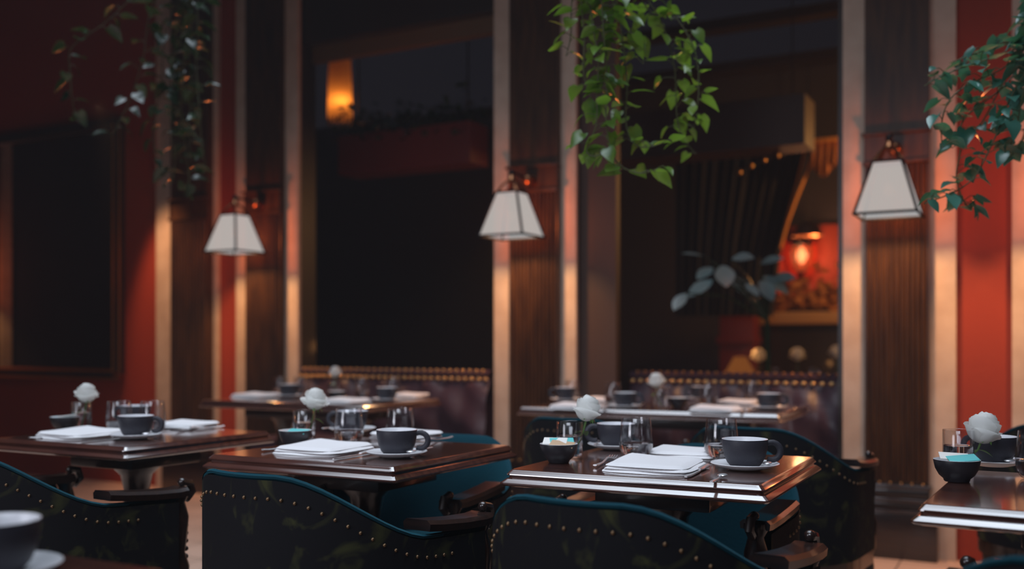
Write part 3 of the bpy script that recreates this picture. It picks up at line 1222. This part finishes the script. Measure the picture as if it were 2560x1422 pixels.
# --- table under the mirror
cup_set(340, 1096, -2, 'in front of the table under the mirror', 10)
cup_set(338, 1063, 170, 'behind the glasses of the table under the mirror')
glass(298, 1081, 'left of the two on the table under the mirror')
glass(381, 1080, 'right of the two on the table under the mirror')
v = vase(203, 1073, 'holding the rose on the table under the mirror')
place_rose(217, 978, v, (.05, 0, .1), 'white rose on the table under the mirror', 12, .8, 1.0, 1.0)
bowl(162, 1076, 'on the table under the mirror', [('teal', -.008, .002, .040, 8, 30), ('white', .010, .0, .047, -14, 60)])
flat(nap0, 205, 1090, 0, 'folded white napkin at the front of the table under the mirror', 'napkin', 'white napkins')
flat(nap1, 462, 1068, 6, 'folded white napkin at the right of the table under the mirror', 'napkin', 'white napkins')
flat(frk0, 146, 1092, -3, 'steel fork by the front napkin under the mirror', 'fork', 'forks')
flat(knf0, 268, 1098, 183, 'steel knife left of the front cup under the mirror', 'knife', 'knives')
flat(frk0, 500, 1073, 172, 'steel fork by the right napkin under the mirror', 'fork', 'forks')

# --- table cut by the right edge
cup_set(2484, 1164, 120, 'beneath the rose on the table cut by the right edge', -30)
v = vase(2396, 1176, 'holding the tall rose on the table cut by the right edge')
place_rose(2461, 1063, v, (.15, 0, .2), 'large pointed white rose on the table cut by the right edge', 21, .55, 1.0, 1.12)
bowl(2392, 1203, 'on the table cut by the right edge', [('tan', .010, .006, .0455, 12, 10), ('white', -.006, .010, .0510, 16, 12), ('teal', .012, -.006, .0490, 14, 22)])
glass(2592, 1197, 'at the picture edge on the right hand table')

# --- near corner table
cup_set(-12, 1440, 150, 'blurred in the bottom left corner')

# --- back table by the right sofa
cup_set(1562, 1020, -4, 'on the back right table, left of its rose', -2)
cup_set(1922, 1023, -4, 'at the right end of the back right table', -4)
cup_set(1414, 1003, 175, 'at the left end of the back right table')
cup_set(1752, 1000, 175, 'behind the bowl of the back right table')
glass(1532, 1008, 'left of the rose on the back right table')
glass(1432, 999, 'at the left end of the back right table')
glass(1770, 1012, 'right of the bowl on the back right table')
glass(1880, 1002, 'behind the right end cup of the back right table')
v = vase(1652, 1020, 'holding the rose on the back right table')
place_rose(1640, 947, v, (-.05, 0, .2), 'round white rose on the back right table', 31, .9, 1.05, 1.02)
bowl(1695, 1019, 'on the back right table', [('white', .0, .0, .042, 3, 30)])
flat(nap0, 1440, 1020, 2, 'folded white napkin at the left of the back right table', 'napkin', 'white napkins')
flat(nap0, 1790, 1027, 2, 'folded white napkin at the right of the back right table', 'napkin', 'white napkins')
flat(nap1, 1845, 1009, 2, 'folded white napkin on the sofa side, right end of the back right table', 'napkin', 'white napkins')
flat(nap1, 1505, 1003, 2, 'folded white napkin on the sofa side, left end of the back right table', 'napkin', 'white napkins')
flat(knf0, 1864, 1030, 184, 'steel knife beside the right napkin of the back right table', 'knife', 'knives')
flat(knf0, 1508, 1023, 184, 'steel knife beside the left napkin of the back right table', 'knife', 'knives')

# --- back table by the left sofa
cup_set(722, 993, -8, 'at the left of the back left table')
cup_set(967, 1003, -60, 'at the right of the back left table')
glass(700, 987, 'left of the left cup on the back left table')
glass(752, 989, 'right of the left cup on the back left table')
glass(905, 992, 'in the middle of the back left table')
glass(983, 988, 'behind the right cup of the back left table')
v = vase(836, 990, 'holding the rose on the back left table')
place_rose(838, 927, v, (.0, 0, .3), 'small blurred white rose on the back left table', 41, .8, 1.0, .95)
bowl(842, 1000, 'on the back left table', [('white', .0, .0, .042, 3, 30)])
flat(nap0, 640, 992, 2, 'folded white napkin at the left of the back left table', 'napkin', 'white napkins')
flat(nap0, 862, 1006, 2, 'folded white napkin in the middle of the back left table', 'napkin', 'white napkins')
flat(nap1, 1022, 992, 2, 'folded white napkin at the right end of the back left table', 'napkin', 'white napkins')


# ------------------------------------------------------------------ hanging vines
def vine_strand(stem, fol, pts, leaf_len, every, rnd, droop=1.0):
    # resample the polyline
    out = []
    for a, b in zip(pts, pts[1:]):
        n = max(2, int((b - a).length / .02))
        for k in range(n):
            out.append(a.lerp(b, k / n))
    out.append(pts[-1])
    # smooth it
    for _ in range(6):
        out = [out[0]] + [(out[i - 1] + out[i] * 2 + out[i + 1]) / 4 for i in range(1, len(out) - 1)] + [out[-1]]
    stem.tube(out, [.0022] * (len(out) - 3) + [.0020, .0016, .0012], 6)
    step = max(1, int(every / .02))
    for i in range(1, len(out), step):
        p = out[i]
        a = rnd.uniform(0, 2 * PI)
        d = Vector((math.cos(a), math.sin(a), rnd.uniform(-.1, .6)))
        j = p + d.normalized() * rnd.uniform(.02, .05)
        stem.tube([p, p.lerp(j, .6) + Vector((0, 0, .006)), j], .0013, 5)
        L = leaf_len * rnd.uniform(.65, 1.25)
        td = Vector((d.x + rnd.uniform(-.5, .5), d.y + rnd.uniform(-.5, .5), rnd.uniform(-1.1, .35) * droop)).normalized()
        nr = Vector((rnd.uniform(-.6, .6), rnd.uniform(-.6, .6), 1))
        fol.leaf(j, j + td * L, nr, L * rnd.uniform(.62, .85), True, rnd.uniform(.1, .45), rnd.uniform(.05, .4))


def hanging_plant(name_label, strands, depth, leaf_len, every, seed, pot_px, mat_, jit=.12):
    rnd = random.Random(seed)
    pot = P(pot_px[0], pot_px[1], depth)
    t = thing('hanging_plant', pot)
    tag(t, name_label, 'plant', 'hanging pothos plants')
    st, fo = MB(), MB()
    for s in strands:
        dz = rnd.uniform(-jit, jit)
        pts = [P(x, y, depth + dz + rnd.uniform(-.03, .03)) - pot for x, y in s]
        pts = [Vector((rnd.uniform(-.05, .05), rnd.uniform(-.05, .05), .10))] + pts
        vine_strand(st, fo, pts, leaf_len, every, rnd)
    st.build('stems', M['stem'], t)
    fo.build('leaves', mat_, t, angle=70)
    b = MB()
    b.lathe([(0, 0), (.09, 0), (.11, .02), (.135, .15), (.14, .16), (.125, .16), (.12, .14), (0, .13)], 24)
    b.build('pot', M['terracotta'], t)
    b = MB()
    for k in range(3):
        a = 2 * PI * k / 3
        b.tube([(.135 * math.cos(a), .135 * math.sin(a), .155), (0, 0, .60)], .003, 6)
    b.tube([(0, 0, .60), (0, 0, TOP - pot.z)], .003, 6)
    b.build('hanger', M['iron'], t)
    return t


mid = [
    [(1440, -60), (1425, 20), (1432, 90), (1415, 140)],
    [(1450, -60), (1455, 40), (1465, 120), (1452, 160), (1462, 215), (1480, 250)],
    [(1470, -60), (1480, 60), (1500, 160), (1490, 230), (1495, 300), (1485, 350), (1445, 372), (1470, 402), (1505, 395), (1520, 370)],
    [(1500, -60), (1510, 100), (1520, 200), (1512, 290), (1520, 350), (1530, 400), (1570, 432), (1620, 440), (1645, 420)],
    [(1520, -60), (1540, 60), (1590, 90), (1612, 110), (1608, 160)],
    [(1490, -60), (1500, 30), (1530, 15), (1545, 5)],
    [(1530, -60), (1560, 120), (1570, 220), (1560, 310), (1575, 360), (1600, 380), (1650, 360)],
    [(1580, -60), (1660, 60), (1690, 180), (1690, 300), (1700, 340), (1740, 385)],
    [(1600, -60), (1690, 40), (1740, 120), (1750, 220), (1735, 320)],
    [(1560, -60), (1630, 40), (1690, 48)],
]
hanging_plant('bright green pothos hanging between the middle and right lamps', mid, 3.3, .060, .034, 5, (1520, -140), M['leaf'])
right = [
    [(2600, 60), (2540, 130), (2460, 150), (2400, 170), (2330, 200), (2310, 215)],
    [(2600, 60), (2520, 170), (2440, 200), (2370, 240), (2350, 300), (2355, 370)],
    [(2600, 60), (2530, 200), (2470, 250), (2420, 280), (2390, 320), (2410, 380), (2380, 430), (2400, 490), (2430, 540), (2440, 510), (2410, 500)],
    [(2620, 60), (2560, 190), (2520, 250), (2500, 320), (2460, 400), (2440, 450), (2390, 480), (2310, 510)],
    [(2620, 60), (2580, 160), (2550, 260), (2540, 350), (2510, 390)],
    [(2600, 60), (2480, 120), (2420, 140), (2380, 155)],
    [(2620, 60), (2570, 300), (2555, 360), (2520, 400)],
    [(2600, 60), (2500, 220), (2450, 320), (2380, 370)],
]
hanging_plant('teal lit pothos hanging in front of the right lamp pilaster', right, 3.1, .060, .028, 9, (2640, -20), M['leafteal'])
left = [
    [(470, -80), (480, 30), (470, 120), (480, 220), (470, 330), (480, 420), (460, 490)],
    [(450, -80), (440, 60), (430, 200), (425, 320), (440, 400), (430, 460)],
    [(490, -80), (495, 60), (490, 160), (500, 300), (505, 380), (515, 420)],
    [(430, -80), (370, 40), (360, 140), (330, 240), (300, 300), (280, 340)],
    [(460, -80), (410, 100), (400, 240), (380, 340), (390, 400)],
    [(410, -80), (260, 60), (170, 120), (180, 250), (190, 300)],
    [(480, -80), (460, 160), (450, 260), (465, 380), (475, 470)],
]
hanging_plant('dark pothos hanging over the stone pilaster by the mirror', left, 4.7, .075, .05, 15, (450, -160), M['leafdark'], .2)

# ------------------------------------------------------------------ behind the left opening
yb = 6.5
bx0, bx1 = WX(845, yb), WX(1175, yb)
bz0, bz1 = WZ(845, 437, yb), WZ(845, 340, yb)
t = thing('hanging_planter', ((bx0 + bx1) / 2, yb, bz0))
tag(t, 'long dark red planter with foliage hanging in the left opening', 'planter')
hw = (bx1 - bx0) / 2
b = MB()
b.box(-hw, hw, 0, .28, 0, bz1 - bz0, .006)
b.build('trough', M['redbox'], t)
b = MB()
for sx in (-1, 1):
    b.tube([(sx * (hw - .1), .14, bz1 - bz0), (sx * (hw - .1), .14, TOP - bz0)], .008, 6)
b.build('hanging_rod', M['iron'], t)
b = MB()
rn = random.Random(3)
for k in range(420):
    x, y = rn.uniform(-hw, hw), rn.uniform(-.05, .33)
    z = bz1 - bz0 + abs(rn.gauss(0, .10)) - (.10 if y < 0 and rn.random() < .5 else 0)
    p = Vector((x, y, z))
    d = Vector((rn.uniform(-1, 1), rn.uniform(-1, 1), rn.uniform(-.6, .8))).normalized()
    b.leaf(p, p + d * rn.uniform(.05, .10), (rn.uniform(-.5, .5), rn.uniform(-.5, .5), 1), .045, False)
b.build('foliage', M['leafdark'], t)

# tall amber shade glowing deep in the left opening
c = P(850, 225, 8.4)
t = thing('pendant_lamp', (c.x, c.y, 0))
tag(t, 'tall amber lampshade glowing in the dark left opening', 'lamp')
zb, zt = P(850, 300, 8.4).z, P(850, 110, 8.4).z
m = bpy.data.materials.new('amber_silk')
m.use_nodes = True
p_ = m.node_tree.nodes['Principled BSDF']
p_.inputs['Base Color'].default_value = (.75, .40, .12, 1)
p_.inputs['Roughness'].default_value = .8
_t = m.node_tree.nodes.new('ShaderNodeBsdfTranslucent'); _t.inputs['Color'].default_value = (.9, .50, .16, 1)
_m = m.node_tree.nodes.new('ShaderNodeMixShader'); _m.inputs[0].default_value = .6
m.node_tree.links.new(p_.outputs[0], _m.inputs[1]); m.node_tree.links.new(_t.outputs[0], _m.inputs[2])
m.node_tree.links.new(_m.outputs[0], m.node_tree.nodes['Material Output'].inputs['Surface'])
MB().lathe([(.105, zb), (.100, zb + .3), (.085, zt)], 28).build('lamp_shade', m, t)
for k in range(14):
    a = 2 * PI * k / 14
    b = MB()
    b.tube([(.106 * math.cos(a), .106 * math.sin(a), zb + .012), (.106 * math.cos(a), .106 * math.sin(a), zb - .04)], [.006, .010], 6)
    b.build('bead', M['blackwood'], t)
b = MB()
b.tube([(0, 0, zb), (0, 0, TOP)], .008, 6)
b.lathe([(0, 0), (.086, 0), (.086, .01), (0, .012)], 20, Matrix.Translation((0, 0, zt)))
b.build('cord', M['iron'], t)
light('pendant_light', 'POINT', (c.x + .03, c.y - .03, zb + .14), .8, (1, .48, .15), .03)

# ------------------------------------------------------------------ behind the right opening
ybm = 7.4
structure(MB().box(WX(1300, ybm), WX(2012, ybm), ybm, ybm + .35, WZ(2012, 358, ybm), WZ(2012, 232, ybm)).build('trim_11', M['brownpanel'], smooth=False), 'dark ceiling beam in the rear room')

structure(MB().box(-5, 2, 9.5, 9.7, TOP - .1, TOP).build('trim_12', M['blackwood'], smooth=False))
structure(MB().box(-5, 2, 11.0, 11.3, TOP - .1, TOP).build('trim_13', M['blackwood'], smooth=False))
# dark drape drawn aside, with braided edge
yd = 9.6
t = thing('curtain', (WX(1900, yd), yd, 0))
tag(t, 'dark drape with slanting orange braid in the right opening', 'curtain')
ox, oy = t.location.x, t.location.y
def D(px, py, dy=0.0):
    return Vector((WX(px, yd) - ox, dy, WZ(px, py, yd)))
rows = []
for k in range(17):
    f = k / 16
    y = 366 + (790 - 366) * f
    xr = 2022 + (1952 - 2022) * min(1, (y - 366) / 254) + (0 if y < 620 else -(y - 620) * .12)
    xl = 1690
    n = 40
    rows.append([D(xl + (xr - xl) * j / n, y, .05 * math.sin(j * 1.9) * (1 - .3 * f)) for j in range(n + 1)])
b = MB()
b.rings(rows, closed=False)
b.build('drape', M['curtain'], t)
b = MB()
b.tube([D(2018, 368, -.06), D(1998, 450, -.06), D(1972, 545, -.06), D(1954, 620, -.06)], .022, 8, flat=.4)
b.tube([D(2042, 368, -.08), D(2024, 430, -.08), D(1996, 500, -.08), D(1974, 560, -.08), D(1957, 622, -.08)], .026, 8, flat=.4)
b.build('braid', M['braid'], t)
b = MB()
b.tube([D(1650, 366, .0), D(2150, 366, .0)], .03, 8)
for px in (1700, 2100):
    q = D(px, 366)
    b.tube([q, Vector((q.x, 0, TOP - .05))], .012, 6)
b.build('curtain_rail', M['blackwood'], t)
# scalloped valance
t = thing('valance', (WX(2065, yd), yd - .19, 0))
tag(t, 'rust brocade valance with scalloped hem beside the braided drape', 'valance')
ox, oy = t.location.x, t.location.y
b = MB()
top, bot = [], []
n = 40
for j in range(n + 1):
    px = 2038 + (2160 - 2038) * j / n
    f = abs(math.sin(PI * (px - 2033) / 60))
    hem = 405 + 42 * max(0, math.sin(PI * ((px - 2036) % 62) / 62)) ** .7
    x = WX(px, yd) - ox
    top.append(Vector((x, 0, WZ(px, 362, yd))))
    bot.append(Vector((x, .02 * math.sin(px * .35), WZ(px, hem, yd))))
b.rings([top, [a.lerp(c_, .5) for a, c_ in zip(top, bot)], bot], closed=False)
o = b.build('hanging', M['valance'], t)
md = o.modifiers.new('thickness', 'SOLIDIFY'); md.thickness = .02
b = MB()
b.box(WX(2036, yd) - ox, WX(2160, yd) - ox, -.04, .155, WZ(2065, 364, yd), WZ(2065, 356, yd), .005)
b.build('pelmet_board', M['braid'], t)

# lantern sconce on the far red wall
structure(MB().box(WX(1935, 11.55), WX(2250, 11.55), 11.55, 11.6, WZ(2000, 745, 11.55), WZ(2000, 565, 11.55)).build('wall_alcove', M['red'], smooth=False), 'far red wall behind the glass lantern')  # red kept to the lantern's glow so the wall above stays dark
ys = 11.45
c = Vector((WX(2003, ys), ys, WZ(2003, 645, ys)))
t = thing('lantern_sconce', c)
tag(t, 'bright glass lantern on the far red wall in the right opening', 'lamp')
b = MB()
b.lathe([(.05, -.15), (.10, -.06), (.115, .06), (.10, .13), (.08, .15)], 8)
b.build('lantern_glass', M['amber'], t, smooth=False)
b = MB()
b.ball((0, 0, .03), .05, sz=1.9)
b.build('flame_bulb', M['flame'], t)
b = MB()
for k in range(8):
    a = 2 * PI * k / 8
    q = [(r_ * math.cos(a), r_ * math.sin(a), z) for r_, z in ((.052, -.15), (.102, -.06), (.117, .06), (.102, .13))]
    b.tube(q, .006, 6)
b.lathe([(.11, .14), (.12, .15), (.06, .20), (.02, .26), (0, .28)], 8)
b.lathe([(0, -.22), (.02, -.20), (.03, -.17), (.055, -.15), (0, -.145)], 12)
b.tube([(0, .0, .26), (0, .05, .30), (0, .12, .20), (0, .14, .0)], .012, 6)
b.build('lantern_frame', M['iron'], t)
light('lantern_light', 'POINT', (c.x + .02, ys - .17, c.z + .02), 14, (1, .42, .18), .04)
b = MB()
b.lathe([(0, .16), (.05, .15), (.12, .09), (.16, 0), (.17, -.01), (.15, 0), (.11, .08), (0, .13)], 20)
cc = P(2020, 588, 10.9)
o = b.build('smoke_bell', M['copper'], loc=cc)
bb = MB()
bb.tube([(0, 0, .15), (0, 0, TOP - cc.z)], .006, 6).build('chain', M['iron'], o)
tag(o, 'dark domed smoke bell above the glass lantern', 'lamp part')
o['category'] = 'lamp'

# sideboard with pale stone top, dried flowers on it
yq = 10.3
sx0, sx1 = WX(1893, yq), WX(2240, yq)
sz0, sz1 = WZ(1990, 811, yq), WZ(1990, 779, yq)
t = thing('sideboard', ((sx0 + sx1) / 2, yq, 0))
tag(t, 'dark sideboard with pale orange top below the lantern', 'cabinet')
hw = (sx1 - sx0) / 2
MB().box(-hw, hw, -.08, .5, sz0, sz1, .03).build('top', mat('sandstone', (.60, .36, .18), .7), t)
MB().box(-hw + .04, hw - .04, 0, .46, 0, sz0, .01).build('body', M['blackwood'], t)
rn = random.Random(8)
t2 = thing('dried_flowers', ((sx0 + sx1) / 2 - .2, yq + .15, sz1))
tag(t2, 'orange dried flower arrangement on the sideboard', 'flowers')
for cx, hh in ((-.42, .16), (-.12, .30), (.10, .34), (.45, .20)):
    b = MB()
    for k in range(110):
        p = Vector((cx + rn.gauss(0, .13), rn.gauss(0, .08), abs(rn.gauss(0, .45)) * hh))
        d = Vector((rn.uniform(-1, 1), rn.uniform(-1, 1), rn.uniform(-.2, 1))).normalized()
        b.leaf(p, p + d * rn.uniform(.06, .13), (rn.uniform(-1, 1), -1, rn.uniform(-.5, 1)), .07, False)
    b.build('blossoms', M['rust'], t2)
MB().box(-.75, .7, -.08, .08, 0, .03, .01).build('trough', M['blackwood'], t2)

# red brown cabinet left of it
yc2 = 9.9
x0, x1 = WX(1798, yc2), WX(1884, yc2)
t = thing('cabinet', ((x0 + x1) / 2, yc2, 0))
tag(t, 'narrow dark red cabinet left of the sideboard', 'cabinet')
hw = (x1 - x0) / 2
MB().box(-hw, hw, 0, .25, 0, WZ(1840, 700, yc2), .01).build('body', M['redbox'], t)
MB().box(-hw - .02, hw + .02, -.05, .25, WZ(1840, 858, yc2), WZ(1840, 842, yc2), .01).build('ledge', M['redbox'], t)

# far dining table with roses, glasses and a conical lamp
ZF = 8.3
c = P(1960, 979, ZF)
tf = make_table(1.5, .8)
o = dup(tf, (c.x, c.y + .1, 0), 0)
tag(o, 'far dark table in the right opening, mostly hidden by the sofa', 'table')
for (px, py), lab in (((1897, 885), 'blurred orange lit rose beside the conical lamp'), ((1993, 882), 'blurred orange lit rose in the middle of the far table'), ((2092, 876), 'blurred orange lit rose at the right of the far table')):
    h = P(px, py, ZF)
    t = thing('far_rose', h)
    tag(t, lab, 'flower', 'roses on the far table')
    q = make_rose(1.1, int(px), 1.0)
    q.bm.transform(Matrix.Diagonal((1.7, 1.7, 1.7, 1)))
    q.build('petals', M['rust'] if False else M['petal'], t, angle=70)
    MB().tube([(0, 0, -.03), (0, 0, .77 - h.z)], .004, 6).build('stem', M['green'], t)
    v = MB().lathe([(0, 0), (.035, 0), (.035, .12), (.032, .12), (.032, .01), (0, .01)], 20).build('bud_vase', M['glass'], loc=(h.x, h.y, .7505))
    tag(v, 'clear bud vase under the ' + lab[8:], 'vase', 'vases on the far table')
for k, (px, dy) in enumerate(((1925, .1), (1950, -.15), (2030, .0), (2060, -.2))):
    p = P(px, 979, ZF)
    o = dup(gls0, Vector((p.x, p.y + dy, .7502)))
    tag(o, ('first', 'second', 'third', 'fourth')[k] + ' stemless glass from the conical lamp on the far table', 'glass', 'stemless water glasses')
c = P(1850, 938, 8.4)
t = thing('cone_lamp', (c.x, c.y, .7505))
tag(t, 'small lamp with orange conical shade on the far table', 'lamp')
hz = c.z - .7505
MB().lathe([(.135, hz), (.05, hz + .155), (.048, hz + .156), (.132, hz)], 28).build('lamp_shade', emitter('orange_shade', (1, .30, .06), .17), t)
light('cone_lamp_light', 'POINT', (c.x + .05, c.y - .05, .7505 + hz + .24), 2.2, (1, .42, .12), .04)
MB().lathe([(0, 0), (.05, 0), (.05, .01), (.012, .02), (.012, hz + .15), (.05, hz + .156), (0, hz + .157)], 20).build('base', M['copper'], t)

# row of brass hooks under the beam
pts = [P(x, y, 7.6) for x, y in ((1850, 430), (1879, 414), (1912, 400), (1946, 388), (1979, 376))]
t = thing('hook_rail', pts[2])
tag(t, 'slanted rail of brass hooks high in the right opening', 'rail')
MB().tube([pts[0] - pts[2] + Vector((0, .03, .03)), pts[4] - pts[2] + Vector((0, .03, .03))], .012, 6).build('rail', M['blackwood'], t)
MB().tube([pts[4] - pts[2] + Vector((0, .03, .03)), pts[4] - pts[2] + Vector((0, .03, .03 + TOP - pts[4].z))], .006, 6).build('hanger', M['blackwood'], t)
for p in pts:
    MB().ball(p - pts[2], .018, sx=.7, sz=1.3, u=10, v=8).build('hook', M['brass'], t)

# broad leaved pot plant standing in the right opening
dp = 5.85
base = P(1925, 800, dp)
t = thing('potted_plant', (base.x, base.y, 0))
tag(t, 'broad leaved plant with pale blue lit leaves behind the right sofa', 'plant')
o3 = Vector((base.x, base.y, 0))
fo, st = MB(), MB()
LV = [((1716, 733), (1682, 772), 26, -.1), ((1782, 699), (1718, 738), 34, 0), ((1782, 668), (1742, 694), 30, .1), ((1806, 662), (1818, 716), 40, -.05), ((1828, 648), (1886, 640), 46, .0),
      ((1862, 708), (1900, 738), 24, -.05), ((1905, 690), (1975, 730), 46, .1), ((1900, 660), (1960, 640), 40, .15), ((1830, 690), (1870, 735), 40, .1), ((1930, 700), (1990, 690), 50, .15), ((1900, 700), (1935, 750), 40, 0),
      ((1760, 640), (1705, 628), 16, .1)]
for (bx, by), (tx, ty), w_, dd in LV:
    a, c_ = P(bx, by, dp + dd) - o3, P(tx, ty, dp + dd - .05) - o3
    nrm = Vector((math.sin(YAW) * .5, -math.cos(YAW) * .5, 1.0))
    fo.leaf(a, c_, nrm, w_ / F * dp * 1.35, False, .15, .1)
    root = P(1918, 800, dp) - o3
    st.tube([root, root.lerp(a, .5) + Vector((0, 0, .06)), a], [.008, .006, .004], 6)
st.tube([P(1918, 800, dp) - o3, Vector((0, 0, .45))], .012, 8)
fo.build('leaves', M['leafblue'], t)
st.build('stems', M['leafdark'], t)
MB().lathe([(0, 0), (.13, 0), (.15, .05), (.18, .40), (.19, .42), (.165, .42), (.16, .40), (0, .40)], 24).build('pot', M['terracotta'], t)

# faint haze volume added to lift the room's blacks
m = bpy.data.materials.new('haze')
m.use_nodes = True
_n = m.node_tree
_n.nodes.clear()
_o = _n.nodes.new('ShaderNodeOutputMaterial')
_v = _n.nodes.new('ShaderNodeVolumeScatter')
_v.inputs['Color'].default_value = (.92, .94, 1.0, 1)
_v.inputs['Density'].default_value = .0033
_v.inputs['Anisotropy'].default_value = .0
_n.links.new(_v.outputs[0], _o.inputs['Volume'])
hz = MB().box(-9.5, 4.4, -2.4, 11.5, .01, 4.0).build('haze', m, smooth=False)
hz['kind'] = 'structure'
hz['label'] = 'faint haze added to the whole room to lift its blacks'
